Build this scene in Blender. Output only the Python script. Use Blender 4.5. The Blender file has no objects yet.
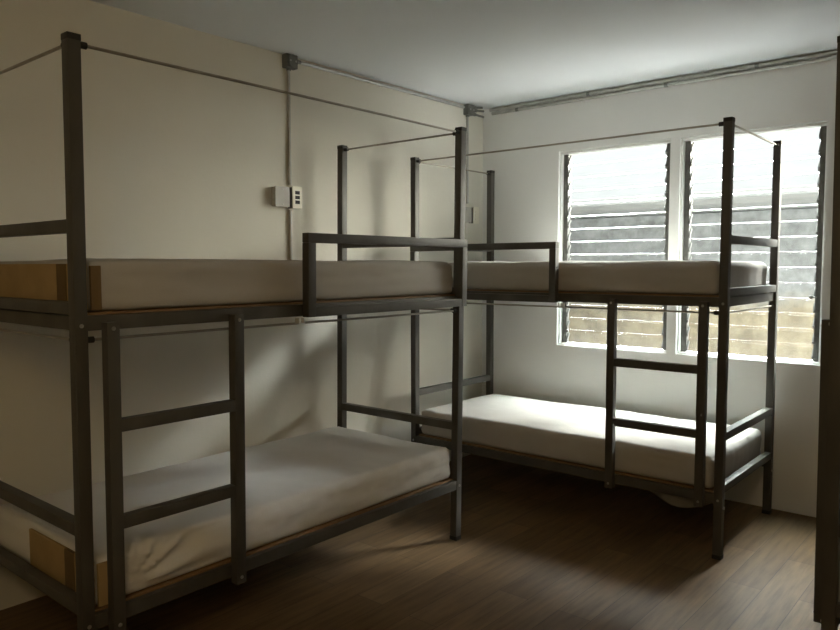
import bpy, bmesh, math, random
from mathutils import Vector, Matrix, noise

random.seed(7)
scene = bpy.context.scene
COL = scene.collection

# ------------------------------------------------------------------ materials
def new_mat(name):
    m = bpy.data.materials.new(name)
    m.use_nodes = True
    nt = m.node_tree
    b = nt.nodes.get('Principled BSDF')
    return m, nt, b

def link(nt, a, ao, b, bi):
    nt.links.new(a.outputs[ao], b.inputs[bi])

def coords(nt, scale=(1, 1, 1), kind='Object'):
    tc = nt.nodes.new('ShaderNodeTexCoord')
    mp = nt.nodes.new('ShaderNodeMapping')
    mp.inputs['Scale'].default_value = scale
    link(nt, tc, kind, mp, 'Vector')
    return mp

def noise_node(nt, vec, scale, detail=4, rough=.55):
    n = nt.nodes.new('ShaderNodeTexNoise')
    n.inputs['Scale'].default_value = scale
    n.inputs['Detail'].default_value = detail
    n.inputs['Roughness'].default_value = rough
    link(nt, vec, 'Vector', n, 'Vector')
    return n

def ramp(nt, src, out, stops):
    r = nt.nodes.new('ShaderNodeValToRGB')
    while len(r.color_ramp.elements) < len(stops):
        r.color_ramp.elements.new(.5)
    for e, (p, c) in zip(r.color_ramp.elements, stops):
        e.position = p
        e.color = (*c, 1)
    link(nt, src, out, r, 'Fac')
    return r

def bump(nt, src, out, b, strength, dist=.01):
    n = nt.nodes.new('ShaderNodeBump')
    n.inputs['Strength'].default_value = strength
    n.inputs['Distance'].default_value = dist
    link(nt, src, out, n, 'Height')
    link(nt, n, 'Normal', b, 'Normal')

def mat_noise(name, c1, c2, scale=8, rough=.6, metal=0, stretch=(1, 1, 1), bmp=0, bscale=60, spec=.5, kind='Object'):
    m, nt, b = new_mat(name)
    v = coords(nt, stretch, kind)
    n = noise_node(nt, v, scale)
    r = ramp(nt, n, 'Fac', [(.3, c1), (.7, c2)])
    link(nt, r, 'Color', b, 'Base Color')
    b.inputs['Roughness'].default_value = rough
    b.inputs['Metallic'].default_value = metal
    b.inputs['Specular IOR Level'].default_value = spec
    if bmp:
        n2 = noise_node(nt, v, bscale, 6)
        bump(nt, n2, 'Fac', b, bmp)
    return m

M = {}
M['wall'] = mat_noise('wall_paint', (.69, .67, .60), (.735, .715, .645), 1.3, .72, bmp=.12, bscale=38, spec=.25)
M['wallback'] = mat_noise('window_wall_paint', (.73, .735, .73), (.77, .775, .77), 1.3, .75, bmp=.1, bscale=38, spec=.25)
M['ceil'] = mat_noise('ceiling_paint', (.74, .775, .81), (.77, .805, .84), 1.1, .8, bmp=.05, bscale=25, spec=.2)
M['white'] = mat_noise('white_gloss_paint', (.74, .75, .74), (.79, .80, .79), 6, .45)
M['steel'] = mat_noise('raw_steel_tube', (.054, .050, .043), (.094, .088, .077), 5, .5, .12, (1, 1, .35), .06, 90)
M['rod'] = mat_noise('thin_steel_rod', (.30, .275, .23), (.40, .37, .31), 9, .32, .7)
M['black'] = mat_noise('black_plastic', (.012, .011, .010), (.022, .020, .018), 20, .5)
M['bolt'] = mat_noise('zinc_bolt', (.35, .34, .32), (.5, .49, .46), 30, .35, .8)
M['clip'] = mat_noise('bright_zinc_clip', (.62, .61, .57), (.72, .71, .68), 20, .35, .3)
M['ply'] = mat_noise('plywood', (.17, .095, .04), (.25, .145, .065), 7, .7, 0, (1, 6, 6), .1, 60)
M['tan'] = mat_noise('tan_ticking', (.34, .235, .105), (.41, .285, .13), 9, .9, bmp=.1, bscale=300)
M['brown'] = mat_noise('brown_ticking', (.13, .085, .035), (.17, .11, .05), 9, .9, bmp=.1, bscale=300)
M['sheet'] = mat_noise('cotton_sheet', (.41, .39, .365), (.47, .45, .42), 2.6, .9, bmp=.08, bscale=220, spec=.15)
M['sheetlit'] = mat_noise('lit_cotton_sheet', (.68, .67, .655), (.74, .73, .715), 2.6, .9, bmp=.08, bscale=220, spec=.15)  # lighter copy of the cotton sheet, the beam's light put into its colour
M['sheetshade'] = mat_noise('shaded_cotton_sheet', (.16, .15, .135), (.20, .19, .17), 4, .9, bmp=.08, bscale=220, spec=.15)  # darker copy of the cotton sheet, shade below the rail put into its colour
M['galv'] = mat_noise('galvanised_conduit', (.40, .405, .39), (.52, .525, .51), 14, .36, .35)
M['boxgrey'] = mat_noise('grey_metal_box', (.17, .175, .17), (.24, .245, .235), 14, .45, .5)
M['boxdull'] = mat_noise('grey_cover', (.36, .35, .315), (.42, .41, .37), 10, .5)
M['plate'] = mat_noise('ivory_plate', (.78, .75, .64), (.84, .81, .70), 10, .4)
M['alu'] = mat_noise('dull_louvre_metal', (.10, .10, .095), (.17, .17, .16), 18, .5, .5)

# wood-look vinyl floor
m, nt, b = new_mat('wood_plank_floor')
v = coords(nt, (1, 1, 1))
mp2 = nt.nodes.new('ShaderNodeMapping'); mp2.inputs['Rotation'].default_value = (0, 0, math.pi / 2)
link(nt, v, 'Vector', mp2, 'Vector')
br = nt.nodes.new('ShaderNodeTexBrick')
br.offset = .37; br.inputs['Scale'].default_value = 1
br.inputs['Brick Width'].default_value = 1.22; br.inputs['Row Height'].default_value = .152
br.inputs['Mortar Size'].default_value = .0012; br.inputs['Bias'].default_value = 0
br.inputs['Color1'].default_value = (.0, .0, .0, 1); br.inputs['Color2'].default_value = (1, 1, 1, 1)
br.inputs['Mortar'].default_value = (.5, .5, .5, 1)
link(nt, mp2, 'Vector', br, 'Vector')
plank = ramp(nt, br, 'Color', [(.0, (.140, .086, .041)), (.5, (.172, .108, .054)), (1., (.21, .136, .071))])
v3 = coords(nt, (11, .9, 1))
g = noise_node(nt, v3, 3.2, 8, .62)
gr = ramp(nt, g, 'Fac', [(.28, (.60, .58, .55)), (.5, (.95, .95, .95)), (.72, (1.22, 1.2, 1.16))])
mx = nt.nodes.new('ShaderNodeMix'); mx.data_type = 'RGBA'; mx.blend_type = 'MULTIPLY'
mx.inputs['Factor'].default_value = 1
nt.links.new(plank.outputs['Color'], mx.inputs['A']); nt.links.new(gr.outputs['Color'], mx.inputs['B'])
v4 = coords(nt, (1, 1, 1)); g2 = noise_node(nt, v4, 2.1, 5)
gr2 = ramp(nt, g2, 'Fac', [(.3, (.86, .86, .86)), (.7, (1.1, 1.1, 1.1))])
mx2 = nt.nodes.new('ShaderNodeMix'); mx2.data_type = 'RGBA'; mx2.blend_type = 'MULTIPLY'
mx2.inputs['Factor'].default_value = 1
nt.links.new(mx.outputs['Result'], mx2.inputs['A']); nt.links.new(gr2.outputs['Color'], mx2.inputs['B'])
mo = nt.nodes.new('ShaderNodeMix'); mo.data_type = 'RGBA'
nt.links.new(br.outputs['Fac'], mo.inputs['Factor'])
nt.links.new(mx2.outputs['Result'], mo.inputs['A']); mo.inputs['B'].default_value = (.05, .035, .025, 1)
nt.links.new(mo.outputs['Result'], b.inputs['Base Color'])
b.inputs['Roughness'].default_value = .52; b.inputs['Specular IOR Level'].default_value = .3
bump(nt, g, 'Fac', b, .08, .004)
M['floor'] = m

# obscured louvre glass: part see-through, part milky
m, nt, b = new_mat('frosted_louvre_glass')
nt.nodes.remove(b)
out = nt.nodes.get('Material Output')
tr = nt.nodes.new('ShaderNodeBsdfTransparent'); tr.inputs['Color'].default_value = (.93, .95, .94, 1)
tl = nt.nodes.new('ShaderNodeBsdfTranslucent'); tl.inputs['Color'].default_value = (.86, .88, .87, 1)
gl = nt.nodes.new('ShaderNodeBsdfGlossy'); gl.inputs['Roughness'].default_value = .12
m1 = nt.nodes.new('ShaderNodeMixShader'); m2 = nt.nodes.new('ShaderNodeMixShader')
v = coords(nt, (1, 1, 1.6)); n = noise_node(nt, v, 7, 6, .65)
rp = ramp(nt, n, 'Fac', [(.35, (.0002, .0002, .0002)), (.65, (.003, .003, .003))])
link(nt, rp, 'Color', m1, 'Fac'); link(nt, tr, 'BSDF', m1, 1); link(nt, tl, 'BSDF', m1, 2)
fr = nt.nodes.new('ShaderNodeFresnel'); fr.inputs['IOR'].default_value = 1.12
link(nt, fr, 'Fac', m2, 'Fac'); link(nt, m1, 'Shader', m2, 1); link(nt, gl, 'BSDF', m2, 2)
link(nt, m2, 'Shader', out, 'Surface')
M['glass'] = m

# neighbouring rendered wall: buff render below, weathered grey block above
m, nt, b = new_mat('neighbour_wall_render')
tc = nt.nodes.new('ShaderNodeTexCoord'); sx = nt.nodes.new('ShaderNodeSeparateXYZ')
link(nt, tc, 'Object', sx, 'Vector')
v = coords(nt); n = noise_node(nt, v, 1.6, 6, .65)
ad = nt.nodes.new('ShaderNodeMath'); ad.operation = 'MULTIPLY_ADD'; ad.inputs[1].default_value = .30
hz = nt.nodes.new('ShaderNodeMath'); hz.operation = 'MULTIPLY'; hz.inputs[1].default_value = .5
nt.links.new(sx.outputs['Z'], hz.inputs[0])
nt.links.new(n.outputs['Fac'], ad.inputs[0]); nt.links.new(hz.outputs[0], ad.inputs[2])
zr = ramp(nt, ad, 'Value', [(0, (.225, .188, .122)), (1, (.20, .205, .202))])
zr.color_ramp.elements[0].position = .62; zr.color_ramp.elements[1].position = .76
n2 = noise_node(nt, v, 5, 6, .7)
zr2 = ramp(nt, n2, 'Fac', [(.36, (.62, .62, .62)), (.62, (1.12, 1.12, 1.12))])
mm = nt.nodes.new('ShaderNodeMix'); mm.data_type = 'RGBA'; mm.blend_type = 'MULTIPLY'; mm.inputs['Factor'].default_value = 1
nt.links.new(zr.outputs['Color'], mm.inputs['A']); nt.links.new(zr2.outputs['Color'], mm.inputs['B'])
nt.links.new(mm.outputs['Result'], b.inputs['Base Color']); b.inputs['Roughness'].default_value = .9
M['neigh'] = m
M['shade_eave'] = mat_noise('shade_eave_sheet', (.13, .135, .13), (.19, .19, .185), 3, .8, bmp=.1, bscale=30)  # for the eave added as a sky shade
M['conc'] = mat_noise('pale_concrete', (.29, .285, .27), (.35, .345, .33), 2, .9, bmp=.1, bscale=40)

# ------------------------------------------------------------------ mesh helpers
def bm_box(bm, c, s, bev=.003, rot=None):
    r = bmesh.ops.create_cube(bm, size=1)
    vs = r['verts']
    bmesh.ops.scale(bm, vec=Vector(s), verts=vs)
    if rot is not None:
        bmesh.ops.rotate(bm, cent=(0, 0, 0), matrix=rot, verts=vs)
    bmesh.ops.translate(bm, vec=Vector(c), verts=vs)
    if bev:
        es = list({e for v in vs for e in v.link_edges})
        bmesh.ops.bevel(bm, geom=es, offset=bev, segments=2, profile=.7, affect='EDGES')

def bx(bm, x0, x1, y0, y1, z0, z1, bev=.003):
    bm_box(bm, ((x0 + x1) / 2, (y0 + y1) / 2, (z0 + z1) / 2), (abs(x1 - x0), abs(y1 - y0), abs(z1 - z0)), bev)

def bm_cyl(bm, p, q, r, n=16, r2=None):
    p, q = Vector(p), Vector(q)
    d = q - p
    rot = d.to_track_quat('Z', 'Y').to_matrix().to_4x4()
    mat = Matrix.Translation((p + q) / 2) @ rot
    bmesh.ops.create_cone(bm, cap_ends=True, segments=n, radius1=r, radius2=r if r2 is None else r2, depth=d.length, matrix=mat)

def finish(name, bm, mat, parent=None, smooth=None, loc=None, rz=None):
    me = bpy.data.meshes.new(name)
    bmesh.ops.recalc_face_normals(bm, faces=bm.faces)
    bm.to_mesh(me); bm.free()
    me.materials.append(M[mat] if isinstance(mat, str) else mat)
    if smooth is not None:
        if smooth >= 180:
            for p in me.polygons: p.use_smooth = True
        else:
            me.shade_smooth() if hasattr(me, 'shade_smooth') else None
            try: me.set_sharp_from_angle(angle=math.radians(smooth))
            except Exception: pass
    o = bpy.data.objects.new(name, me)
    COL.objects.link(o)
    if parent is not None: o.parent = parent
    if loc is not None: o.location = loc
    if rz is not None: o.rotation_euler = (0, 0, rz)
    return o

def tag(o, label, cat, group=None):
    o['label'] = label; o['category'] = cat
    if group: o['group'] = group
    return o

def struct(o):
    o['kind'] = 'structure'
    return o

def empty(name, loc, rz=0):
    o = bpy.data.objects.new(name, None)
    o.empty_display_size = .1
    COL.objects.link(o)
    o.location = loc; o.rotation_euler = (0, 0, rz)
    return o

# ------------------------------------------------------------------ room shell
RX, RY, H = 3.90, -5.75, 2.673
WT = .13                                   # outer wall thickness
OP = [(.667, 1.484), (1.545, 2.386)]       # window openings along the window wall
Z0, Z1 = .895, 2.287

bm = bmesh.new(); bx(bm, -.15, RX + .15, RY - .15, WT, -.1, 0, 0); struct(finish('floor', bm, 'floor'))
bm = bmesh.new(); bx(bm, -.15, RX + .15, RY - .15, WT, H, H + .12, 0); struct(finish('ceiling', bm, 'ceil'))
bm = bmesh.new(); bx(bm, -.15, 0, RY - .15, WT, 0, H, 0); struct(finish('wall_left', bm, 'wall'))
bm = bmesh.new(); bx(bm, RX, RX + .15, RY - .15, WT, 0, H, 0); struct(finish('wall_right', bm, 'wall'))
bm = bmesh.new(); bx(bm, 0, RX, RY - .15, RY, 0, H, 0); struct(finish('wall_front', bm, 'wall'))
bm = bmesh.new()
bx(bm, 0, OP[0][0], 0, WT, 0, H, 0)
bx(bm, OP[0][1], OP[1][0], 0, WT, Z0, Z1, 0)
bx(bm, OP[1][1], RX, 0, WT, 0, H, 0)
bx(bm, OP[0][0], OP[1][1], 0, WT, 0, Z0, 0)
bx(bm, OP[0][0], OP[1][1], 0, WT, Z1, H, 0)
struct(finish('wall_back', bm, 'wallback'))

# outside: paved yard, the neighbour's wall, and an added stretch and eave blocking sky
bm = bmesh.new(); bx(bm, -9, 13, WT + .02, 9, -.25, -.15, 0); struct(finish('outside_ground', bm, 'conc'))
bm = bmesh.new()
NW = 3.2
bx(bm, -7, 1.9, NW, NW + .2, -.15, 2.02, 0)
bx(bm, 1.9, 12, NW, NW + .2, -.15, 2.02, 0)  # added unseen stretch, keeps low sky glow off the lower left wall
struct(finish('outside_wall', bm, 'neigh'))
bm = bmesh.new(); bx(bm, -7, 2.1, NW - 1.6, NW + .4, 2.03, 2.09, .01); struct(finish('outside_shade_eave', bm, 'shade_eave'))  # eave added to shade the neighbour's wall and cut sky from the floor

# ------------------------------------------------------------------ louvred windows
def window(idx, x0, x1):
    root = empty('window_%d' % idx, ((x0 + x1) / 2, .07, Z0)); struct(root)
    w = x1 - x0; hw = w / 2; h = Z1 - Z0
    # painted timber frame lining the opening
    bm = bmesh.new()
    f = .012
    bx(bm, -hw + .001, -hw + f, -.05, .055, .002, h - .002, .002)
    bx(bm, hw - f, hw - .001, -.05, .055, .002, h - .002, .002)
    bx(bm, -hw + f, hw - f, -.05, .055, .002, f, .002)
    bx(bm, -hw + f, hw - f, -.05, .055, h - f - .006, h - .002, .002)
    finish('window_frame', bm, 'white', root)
    pitch = .0915; n = 15
    ang = math.radians(34); sl = .098
    for s in (-1, 1):
        bm = bmesh.new()
        xa = s * (hw - f - .001); xb = s * (hw - f - .036)
        bx(bm, min(xa, xb), max(xa, xb), -.018, .022, f + .002, h - f - .008, .002)
        for k in range(n):                 # pivoting clips give the channel its toothed edge
            zc = .012 + pitch * (k + .5)
            bm_box(bm, (xb - s * .003, .0, zc), (.012, .016, .062), .003, Matrix.Rotation(-ang, 3, 'X'))
            bm_cyl(bm, (xb, -.012, zc - .03), (xb - s * .008, -.012, zc - .03), .006, 8)
        finish('louvre_channel', bm, 'alu', root, 40)
    bm = bmesh.new()
    for k in range(n):
        zc = .012 + pitch * (k + .5)
        bm_box(bm, (0, .004, zc), (w - 2 * f - .080, .005, sl), .0, Matrix.Rotation(ang + random.uniform(-.012, .012), 3, 'X'))
    finish('louvre_glass', bm, 'glass', root)
    # operating lever with a knob
    bm = bmesh.new()
    lz = .39 if idx == 2 else .07
    s = 1 if idx == 2 else -1
    xk = s * (hw - f - .038)
    bm_cyl(bm, (xk + s * .012, -.02, lz), (xk - s * .012, -.035, lz + (.0 if idx == 2 else .03)), .005, 10)
    r = bmesh.ops.create_uvsphere(bm, u_segments=14, v_segments=10, radius=.012)
    bmesh.ops.translate(bm, vec=(xk - s * .016, -.036, lz + (.0 if idx == 2 else .034)), verts=r['verts'])
    finish('louvre_lever', bm, 'alu', root, 60)
    return root
window(1, *OP[0]); window(2, *OP[1])

# ------------------------------------------------------------------ bunk beds
L, W, T = 2.0, .878, 2.184
PS = .0208                                  # half width of the square posts

def make_bed(origin, rz, mirror, lean, label):
    """Local frame: u along the bed seen from the aisle, v from the aisle to the wall, z up; origin at the base centre."""
    c, s = math.cos(rz), math.sin(rz)
    ctr = Vector((c * L / 2 - s * W / 2, s * L / 2 + c * W / 2, 0)) + Vector((origin[0], origin[1], 0))
    root = empty('bunk_bed', ctr, rz)
    tag(root, label, 'bunk bed', 'steel bunk beds')

    def part(name, build, mat, parent=root, smooth=40):
        bm = bmesh.new(); build(bm)
        for v in bm.verts:
            u = v.co.x
            if mirror: u = L - u
            v.co = Vector((u - L / 2, v.co.y - W / 2 - lean * v.co.z, v.co.z))
        return finish(name, bm, mat, parent, smooth)

    def bolt(u, z, v, parent):
        part('bolt', lambda b: (bm_cyl(b, (u, v - .001, z), (u, v - .005, z), .005, 6), bm_cyl(b, (u, v, z), (u, v - .0015, z), .0068, 14)), 'bolt', parent)

    # posts
    for pu in (0, L):
        for pv in (0, W):
            po = part('post', lambda b: bx(b, pu - PS, pu + PS, pv - PS, pv + PS, .006, T - .004), 'steel')
            part('foot_cap', lambda b: bx(b, pu - PS - .0015, pu + PS + .0015, pv - PS - .0015, pv + PS + .0015, 0, .022), 'black', po)
            part('top_cap', lambda b: bx(b, pu - PS - .001, pu + PS + .001, pv - PS - .001, pv + PS + .001, T - .02, T), 'black', po)
            if pv == 0:
                bolt(pu, 1.283, -PS, po); bolt(pu, .30, -PS, po)
            bolt_u = pu + (PS if pu else -PS)
            part('bolt', lambda b: bm_cyl(b, (bolt_u, pv, .262), (bolt_u + (.006 if pu else -.006), pv, .262), .008, 8), 'bolt', po)
    # long side rails and end beams of both levels, plywood bases, cross bars under them
    for zb in (.281, 1.266):
        for pv in (0, W):
            part('side_rail', lambda b: bx(b, PS, L - PS, pv - .019, pv + .019, zb, zb + .048), 'steel')
        for pu in (0, L):
            part('end_beam', lambda b: bx(b, pu - .019, pu + .019, PS, W - PS, zb + .052, zb + .092), 'steel')
        if zb > 1:
            for pu, e in ((.012, 1), (L - .012, -1)):
                part('cross_bar', lambda b: bx(b, pu - .018, pu + .018, PS, W - PS, zb, zb + .047), 'steel')
        for k in range(5):
            uu = .2 + k * .4
            part('cross_bar', lambda b: bx(b, uu - .0125, uu + .0125, .019, W - .019, zb + .012, zb + .036, .002), 'steel')
        part('plywood_base', lambda b: bx(b, .028, L - .028, .003, W - .003, zb + .0485, zb + .0565, .001), 'ply')
    # end rails above each level
    for z in (.598, 1.577):
        for pu in (0, L):
            part('end_rail', lambda b: bx(b, pu - .019, pu + .019, PS, W - PS, z, z + .042), 'steel')
    # guardrail bolted on the outer face, at the end away from the ladder
    g0, g1, gv = .008, 1.092, -PS - .001
    def guard(b):
        bx(b, g0, g1, gv - .038, gv, 1.566, 1.606)
        bx(b, g0 + .041, g1 - .043, gv - .037, gv, 1.262, 1.302)
        bx(b, g0, g0 + .040, gv - .038, gv, 1.262, 1.5655)
        bx(b, g1 - .042, g1, gv - .038, gv, 1.262, 1.5655)
    gd = part('guardrail', guard, 'steel')
    # small bright saddle clip under the guardrail foot
    def clip(b):
        uc = g1 + .030
        for d in (-.012, .012):
            bx(b, uc + d - .004, uc + d + .004, gv - .034, gv - .006, 1.238, 1.262, .001)
        bx(b, uc - .016, uc + .016, gv - .034, gv - .006, 1.2365, 1.2425, .001)
    part('saddle_clip', clip, 'clip', gd)
    # ladder: two legs outside the rails, two rungs between
    lv0, lv1 = -PS - .040, -PS - .001
    lu = (L - .084, L - .569)
    for u in lu:
        lg = part('ladder_leg', lambda b: bx(b, u - .021, u + .021, lv0, lv1, .262, 1.292), 'steel')
        bolt(u, 1.272, lv0, lg); bolt(u, .288, lv0, lg)
    for z in (.952, .628):
        part('ladder_rung', lambda b: bx(b, lu[1] + .021, lu[0] - .021, lv0 + .001, lv1 - .001, z - .021, z + .021), 'steel')
    # curtain rods round the aisle side and the ends of both bunks
    def rod(p, q, r):
        ro = part('curtain_rod', lambda b: bm_cyl(b, p, q, r, 12), 'rod')
        d = (Vector(q) - Vector(p)).normalized()
        for e, k in ((Vector(p), 1), (Vector(q), -1)):
            part('rod_socket', lambda b: bm_cyl(b, e, e + d * k * .026, r + .0055, 14), 'black', ro)
    for z, r in ((T - .026, .0055), (1.236, .005)):
        rod((PS, 0, z), (L - PS, 0, z), r)
        for pu in (0, L):
            rod((pu, PS, z), (pu, W - PS, z), r)
    return root, part

GB = 'bunk beds'
B1 = dict(origin=(1.003, -3.627), rz=math.pi / 2 + .0065, mirror=True, lean=.0139)
B2 = dict(origin=(.157, -.990), rz=.0041, mirror=False, lean=0.)
B3 = dict(origin=(2.860, -.045), rz=-math.pi / 2, mirror=False, lean=.0075)
make_bed(label='dark steel bunk bed standing along the bare left wall beside the switch', **B1)
make_bed(label='dark steel bunk bed standing lengthwise under the two louvred windows', **B2)
make_bed(label='steel bunk bed cut off at the right edge, one post and ladder leg showing', **B3)

# ------------------------------------------------------------------ mattresses
def fbm(x, y, z=0.0):
    return noise.fractal(Vector((x, y, z)), 1.0, 2.0, 4)

def mattress(bed, level, label, seed, panel=False, fan=False, hem=False, drape=False):
    lx, ly, lz = 1.925, .862, .172
    z0 = (.281 if level == 0 else 1.266) + .0575
    rz = bed['rz']; c, s = math.cos(rz), math.sin(rz)
    lean = bed['lean'] * (z0 + lz / 2)
    o2 = (L / 2, W / 2 - lean)
    loc = Vector((bed['origin'][0] + c * o2[0] - s * o2[1], bed['origin'][1] + s * o2[0] + c * o2[1], z0))
    sgn = -1 if bed['mirror'] else 1       # +u end is the ladder end for a plain bed
    bm = bmesh.new()
    st = .02
    nx, ny, nz = int(lx / st), int(ly / st), max(8, int(lz / .0145))
    key = {}
    def vert(i, j, k):
        t = (i, j, k)
        if t not in key:
            key[t] = bm.verts.new((lx * (i / nx - .5), ly * (j / ny - .5), lz * k / nz))
        return key[t]
    def quad(a, b_, c_, d):
        bm.faces.new((a, b_, c_, d))
    for i in range(nx):
        for j in range(ny):
            for k in (0, nz):
                quad(vert(i, j, k), vert(i + 1, j, k), vert(i + 1, j + 1, k), vert(i, j + 1, k))
    for i in range(nx):
        for k in range(nz):
            for j in (0, ny):
                quad(vert(i, j, k), vert(i + 1, j, k), vert(i + 1, j, k + 1), vert(i, j, k + 1))
    for j in range(ny):
        for k in range(nz):
            for i in (0, nx):
                quad(vert(i, j, k), vert(i, j + 1, k), vert(i, j + 1, k + 1), vert(i, j, k + 1))
    r = .026
    hx, hy = lx / 2, ly / 2
    for v in bm.verts:
        p = v.co.copy()
        q = Vector((max(-hx + r, min(hx - r, p.x)), max(-hy + r, min(hy - r, p.y)), max(r, min(lz - r, p.z))))
        d = p - q
        n = d.normalized() if d.length > 1e-9 else Vector((0, 0, 1))
        base = q + n * r
        e = 0.0
        U = p.x * sgn                      # measured towards the ladder end
        # soft quilting and creases
        if n.z > .3:
            e += .006 * fbm(p.x * 2.2 + seed, p.y * 3.1, seed) * n.z
            e += .0022 * (1 - abs(fbm(p.x * 5 + p.y * 2.5, p.y * 9 - p.x * 2, seed + 3))) * n.z
            edge = min(hx - abs(p.x), hy - abs(p.y))
            e -= .008 * math.exp(-edge / .10)
        side = 1 - abs(n.z)
        if side > .3:
            t = p.z / lz
            e += .0035 * fbm(p.x * 3 + seed, p.y * 3, p.z * 9) * side
            cre = abs(fbm(p.x * 2.0 + 4 * p.z + seed, p.z * 13 + p.y, seed + 7))
            e += .0040 * (1 - min(1, cre * 3.2)) * side
            if abs(n.x) > .5:              # vertical gathers on the ends
                e += .006 * fbm(p.y * 20 + seed, p.z * 2.5, seed) * abs(n.x) * (0 if panel else 1)
        if n.y < -.25 or (n.z > .5 and p.y < -hy + .16):
            w = max(0., -n.y) + (max(0, .16 - (p.y + hy)) / .16 if n.z > .5 else 0) * .5
            w = min(1, w)
            if panel: w *= min(1, max(0, (hx - U - .07) / .07))
            if fan:                        # creases fanning from the ladder-end bottom corner
                a0, b0 = hx - .10 - U, p.z + (p.y + hy if n.z > .5 else 0) * .8 - .035
                rr = math.hypot(a0, b0)
                th = math.atan2(b0, a0)
                fal = math.exp(-max(0, rr - .12) / .42) * min(1, rr / .10)
                e += .018 * math.sin(th * 15 + 1.5 * fbm(rr * 3, th * 2, seed)) * fal * w * min(1, p.z / .03)
                e += .008 * (1 - min(1, 3 * abs(fbm(p.x * 3 - 6 * p.z, p.x * 1.5 + 9 * p.z, seed + 5)))) * w * min(1, p.z / .03)
            if hem and n.y < -.25:         # loose hem line climbing away from the ladder end
                k = (hx - U) / lx
                zl = lz * (.06 + .62 * min(1, k / .62) ** .9 * .75)
                dd = p.z - zl
                e += (.006 / (1 + math.exp(dd / .004))) * w
        pos = base + n * e
        pos.z = max(pos.z, .0) if n.z < .3 else pos.z
        v.co = pos
    o = finish('mattress', bm, 'sheetlit' if fan else 'sheet', None, 180, loc, rz)
    tag(o, label, 'mattress', 'bunk mattresses')
    if panel:                              # bare ticking showing at the near end where the sheet stops short
        xe = sgn * hx
        def shell(name, mat, ya, yb, off, za=.006, zb=lz - .016):
            bm = bmesh.new()
            x0, x1 = sorted((xe - sgn * .004, xe + sgn * (.006 + off)))
            bx(bm, x0, x1, ya, yb, za, zb, .002)
            return finish(name, bm, mat, o, 40)
        shell('end_panel', 'tan', -hy + .012, -hy + (.78 if level else .50), 0)
        shell('end_stripe', 'brown', -hy + .135, -hy + .205, .003)
        bm = bmesh.new()
        xa, xb = sorted((xe - sgn * .006, xe - sgn * (.040 if level else .062)))
        bx(bm, xa, xb, -hy - .0085, -hy + .004, .006, lz - .022, .002)
        finish('side_panel', bm, 'brown' if level else 'tan', o, 40)
    return o

mattress(B1, 1, 'pale upper mattress on the bunk bed beside the left wall', 1.3, panel=True, hem=True)
mattress(B1, 0, 'large creased lower mattress on the bunk bed beside the left wall', 5.1, panel=True, fan=True)
mattress(B2, 1, 'upper mattress on the bunk bed standing before the louvred windows', 9.7, hem=True)
lm2 = mattress(B2, 0, 'window-lit white lower mattress on the bunk bed below the louvred windows', 14.2)
mattress(B3, 0, 'lower mattress of the bunk bed cut off at the right edge', 19.9)

# loose sheet corner hanging below the rail of the bed under the windows
bm = bmesh.new()
NX, NZ = 26, 8
rows = []
for i in range(NX + 1):
    t = i / NX
    x = 1.70 + .42 * t - 1.157
    dep = .064 * math.sin(math.pi * min(1, t * 1.0) ** 1.5) ** .8 + .004
    rows.append([bm.verts.new((x, -.439 + .012 + .022 * math.sin(9 * t) * (k / NZ) + .05 * (1 - k / NZ) * 0, -.047 - (dep + .010) * k / NZ)) for k in range(NZ + 1)])
for i in range(NX):
    for k in range(NZ):
        bm.faces.new((rows[i][k], rows[i + 1][k], rows[i + 1][k + 1], rows[i][k + 1]))
bmesh.ops.translate(bm, verts=bm.verts, vec=(0, .018, 0))
dr = finish('sheet_corner', bm, 'sheetshade', lm2, 180)
so = dr.modifiers.new('thick', 'SOLIDIFY'); so.thickness = .003

# ------------------------------------------------------------------ wiring on the walls
def conduit(pts, r, label, group=None, clips=()):
    bm = bmesh.new()
    for a, b_ in zip(pts[:-1], pts[1:]):
        bm_cyl(bm, a, b_, r, 14)
    for p in pts[1:-1]:
        s = bmesh.ops.create_uvsphere(bm, u_segments=14, v_segments=10, radius=r)
        bmesh.ops.translate(bm, vec=p, verts=s['verts'])
    base = Vector(pts[0])
    bmesh.ops.translate(bm, vec=-base, verts=bm.verts)
    o = finish('conduit', bm, 'galv', None, 50, base)
    tag(o, label, 'conduit', group)
    for p, ax, nrm in clips:               # saddle clips / couplings
        bm = bmesh.new()
        p = Vector(p) - base; ax = Vector(ax)
        bm_cyl(bm, p - ax * .012, p + ax * .012, r + .001, 14)
        finish('coupling', bm, 'boxgrey', o, 50)
    return o

YB, YC = -1.925, -.215                     # the two vertical drops on the left wall
conduit([(.012, YB + .062, 2.648), (.012, YC - .05, 2.648)], .0105, 'grey conduit under the ceiling running between the two round boxes',
        clips=[((.012, YB + .075, 2.648), (0, 1, 0), 0)])
conduit([(.011, YB, 2.595), (.011, YB, 1.940)], .0095, 'thin vertical conduit dropping from the ceiling box to the white switch plate')
conduit([(.011, YB, 1.795), (.011, YB, 1.34)], .0095, 'thin vertical conduit running down from the white switch plate behind the mattress')
conduit([(.011, YC, 2.595), (.011, YC, 1.940)], .0095, 'thin vertical conduit dropping from the corner box to the far switch')
conduit([(.075, -.013, 2.655), (RX - .01, -.013, 2.655)], .0125, 'grey conduit under the ceiling above the windows, upper of two',
        clips=[((.9, -.013, 2.655), (1, 0, 0), 0), ((2.0, -.013, 2.655), (1, 0, 0), 0)])
conduit([(.095, -.013, 2.628), (RX - .01, -.013, 2.628)], .0125, 'grey conduit under the ceiling above the windows, lower of two',
        clips=[((.32, -.013, 2.628), (1, 0, 0), 0), ((1.45, -.013, 2.628), (1, 0, 0), 0)])

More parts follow.
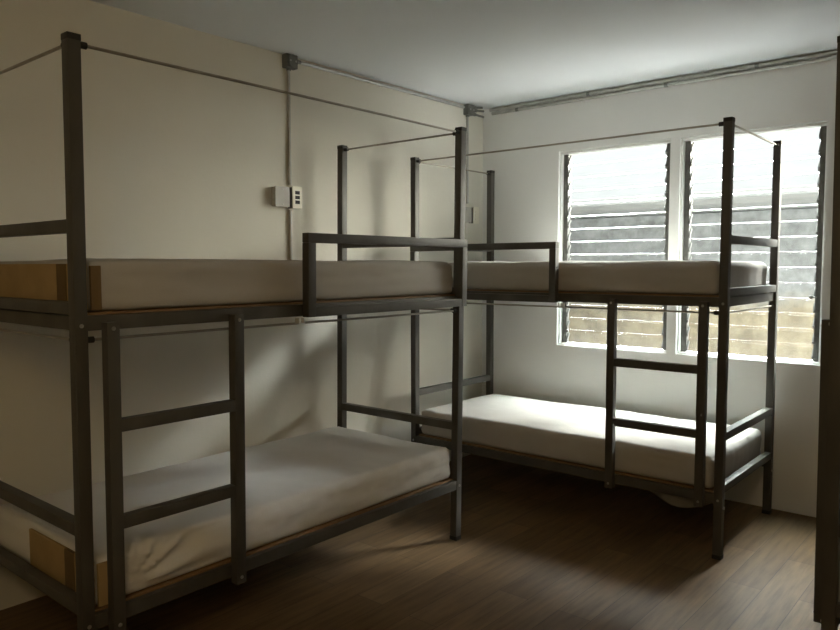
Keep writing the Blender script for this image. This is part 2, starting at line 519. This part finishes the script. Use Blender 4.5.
def round_box(y, label, stubs):
    root = empty('junction_box', (.001, y, 2.640)); tag(root, label, 'junction box', 'junction boxes under the ceiling')
    bm = bmesh.new()
    bx(bm, 0, .046, -.040, .040, -.046, .030, .006)
    finish('box_body', bm, 'boxgrey', root)
    bm = bmesh.new()
    bm_cyl(bm, (.047, 0, -.008), (.053, 0, -.008), .036, 20)
    cv = finish('cover', bm, 'boxgrey', root, 40)
    bm = bmesh.new()
    for d in (-.02, .02):
        bm_cyl(bm, (.0535, d, -.008), (.056, d, -.008), .006, 8)
    finish('screw', bm, 'galv', cv, 40)
    for q, (p, e) in enumerate(stubs):
        bm = bmesh.new()
        bm_cyl(bm, p, e, .0085, 12)
        d = (Vector(e) - Vector(p)).normalized()
        bm_cyl(bm, Vector(p) + d * .006, Vector(p) + d * .026, .014, 6)
        finish('connector', bm, 'boxgrey', root, 40)
    return root
round_box(YB, 'grey square junction box with round cover under the ceiling above the white switch plate', [((.012, .044, .008), (.012, .061, .008)), ((.011, 0, -.030), (.011, 0, -.048))])
round_box(YC, 'grey junction box with splayed connectors near the corner of the walls',
          [((.03, .040, .012), (.055, .125, .024)), ((.035, .043, -.004), (.065, .130, -.002)), ((.03, .038, -.03), (.065, .130, -.046)), ((.011, 0, -.030), (.011, 0, -.048))])

def switch(y, zb, name_label, grey_label, modules):
    root = empty('wall_switch', (.001, y, zb)); tag(root, name_label, 'switch', 'wall switches')
    bm = bmesh.new(); bx(bm, 0, .042, -.030, .030, .004, .122, .003); finish('back_box', bm, 'boxgrey', root)
    bm = bmesh.new(); bx(bm, .0425, .050, -.034, .034, 0, .126, .003); pl = finish('cover_plate', bm, 'plate', root)
    for k in range(3):
        bm = bmesh.new()
        zc = .036 + k * .027
        bx(bm, .0503, .0535, -.016, .016, zc - .010, zc + .010, .001)
        if modules == 'dark':
            bx(bm, .0536, .0555, -.012, -.003, zc - .007, zc + .007, .0005)
            bx(bm, .0536, .0555, .003, .012, zc - .007, zc + .007, .0005)
        finish('switch_module', bm, 'black' if modules == 'dark' else 'plate', pl)
    root2 = empty('wall_junction_box', (.001, y - .100, zb + .008)); tag(root2, grey_label, 'switch box', 'wall boxes beside the switches')  # grey surface-mounted junction box, separate from the switch
    bm = bmesh.new(); bx(bm, 0, .036, -.048, .048, 0, .108, .003); finish('box_body', bm, 'boxdull', root2)
    bm = bmesh.new(); bx(bm, .0365, .041, -.051, .051, -.003, .111, .002); cv = finish('cover', bm, 'boxdull', root2)
    bm = bmesh.new()
    for zz in (.012, .096): bm_cyl(bm, (.0412, 0, zz), (.0435, 0, zz), .005, 8)
    finish('screw', bm, 'galv', cv)
switch(-1.905, 1.802, 'white plate with three dark switches between the ceiling box and the mattress', 'grey box on the wall at the left of the white switch plate', 'dark')
switch(YC + .062, 1.790, 'far switch plate partly behind the bed post near the corner', 'far wall box mostly hidden behind the bed post near the corner', 'pale')

# ------------------------------------------------------------------ camera
cx, cy, cz = 3.339, -4.683, 1.4718
yw, pt, rl, F = .7045, -.0674, -.0013, 730.12
fw = Vector((-math.sin(yw) * math.cos(pt), math.cos(yw) * math.cos(pt), math.sin(pt)))
rt = Vector((math.cos(yw), math.sin(yw), 0)); up = rt.cross(fw)
r2 = rt * math.cos(rl) + up * math.sin(rl); u2 = up * math.cos(rl) - rt * math.sin(rl)
cam = bpy.data.cameras.new('camera'); co = bpy.data.objects.new('camera', cam); COL.objects.link(co)
mw = Matrix((( r2.x, u2.x, -fw.x, cx), (r2.y, u2.y, -fw.y, cy), (r2.z, u2.z, -fw.z, cz), (0, 0, 0, 1)))
co.matrix_world = mw
cam.sensor_width = 36; cam.sensor_fit = 'HORIZONTAL'; cam.lens = F / 840 * 36
cam.clip_start = .02
scene.camera = co

# ------------------------------------------------------------------ light
SKY = [(0, (.0085, .0087, .0087)), (.16, (.0115, .0118, .0118)), (.30, (.013, .0134, .0135)), (.46, (.045, .0465, .047)), (.80, (.82, .83, .82)), (1, (.97, .98, .98))]
VEIL = 165
SKY_K, GLOW, GLOW_K, GLOW_DIR, BACK = 46, 21, 24, Vector((.57, .81, .09)).normalized(), .10
w = bpy.data.worlds.new('world'); scene.world = w; w.use_nodes = True
nt = w.node_tree; bg = nt.nodes['Background']
tc = nt.nodes.new('ShaderNodeTexCoord'); sx = nt.nodes.new('ShaderNodeSeparateXYZ')
link(nt, tc, 'Generated', sx, 'Vector')
def math_node(op, a=None, b=None):
    n = nt.nodes.new('ShaderNodeMath'); n.operation = op
    for k, q in enumerate((a, b)):
        if q is None: continue
        if isinstance(q, (int, float)): n.inputs[k].default_value = q
        else: nt.links.new(q, n.inputs[k])
    return n.outputs[0]
sky = ramp(nt, sx, 'Z', SKY)                # thin overcast, brighter on the sun's side of the sky
mr = nt.nodes.new('ShaderNodeMapRange'); mr.interpolation_type = 'SMOOTHSTEP'
for k, q in zip(('From Min', 'From Max', 'To Min', 'To Max'), (-.25, .35, BACK * SKY_K, SKY_K)): mr.inputs[k].default_value = q
nt.links.new(sx.outputs['Y'], mr.inputs['Value'])
v1 = nt.nodes.new('ShaderNodeVectorMath'); v1.operation = 'SCALE'
nt.links.new(sky.outputs['Color'], v1.inputs[0]); nt.links.new(mr.outputs['Result'], v1.inputs['Scale'])
dp = nt.nodes.new('ShaderNodeVectorMath'); dp.operation = 'DOT_PRODUCT'; dp.inputs[1].default_value = GLOW_DIR
nt.links.new(tc.outputs['Generated'], dp.inputs[0])
ex = math_node('EXPONENT', math_node('MULTIPLY', math_node('SUBTRACT', dp.outputs['Value'], 1.0), float(GLOW_K)))
v2 = nt.nodes.new('ShaderNodeVectorMath'); v2.operation = 'SCALE'; v2.inputs[0].default_value = (GLOW, GLOW * .93, GLOW * .80)
nt.links.new(ex, v2.inputs['Scale'])       # bright haze round the veiled sun
dp2 = nt.nodes.new('ShaderNodeVectorMath'); dp2.operation = 'DOT_PRODUCT'; dp2.inputs[1].default_value = Vector((.39, .78, .49)).normalized()
nt.links.new(tc.outputs['Generated'], dp2.inputs[0])
ex2 = math_node('EXPONENT', math_node('MULTIPLY', math_node('SUBTRACT', dp2.outputs['Value'], 1.0), 320.0))
v4 = nt.nodes.new('ShaderNodeVectorMath'); v4.operation = 'SCALE'; v4.inputs[0].default_value = (VEIL, VEIL * .99, VEIL * .96)
nt.links.new(ex2, v4.inputs['Scale'])      # the veiled sun itself, a soft bright spot in the cloud
v5 = nt.nodes.new('ShaderNodeVectorMath'); v5.operation = 'ADD'
nt.links.new(v2.outputs[0], v5.inputs[0]); nt.links.new(v4.outputs[0], v5.inputs[1])
v3 = nt.nodes.new('ShaderNodeVectorMath'); v3.operation = 'ADD'
nt.links.new(v1.outputs[0], v3.inputs[0]); nt.links.new(v5.outputs[0], v3.inputs[1])
nt.links.new(v3.outputs[0], bg.inputs['Color']); bg.inputs['Strength'].default_value = 1.0
w.cycles.sampling_method = 'MANUAL'; w.cycles.sample_map_resolution = 1024

lamp = bpy.data.lights.new('ceiling_lamp', 'POINT'); lamp.energy = 9; lamp.color = (1, .72, .38); lamp.shadow_soft_size = .12
lo = bpy.data.objects.new('ceiling_lamp', lamp); COL.objects.link(lo); lo.location = (3.3, -5.2, 2.4)

scene.view_settings.view_transform = 'Standard'
scene.view_settings.look = 'None'
scene.view_settings.exposure = 1.1
scene.view_settings.gamma = 1.0
scene.view_settings.use_curve_mapping = False
scene.cycles.max_bounces = 12
scene.cycles.diffuse_bounces = 8
scene.cycles.transparent_max_bounces = 12
scene.cycles.use_denoising = True
scene.cycles.caustics_reflective = False
scene.cycles.caustics_refractive = False
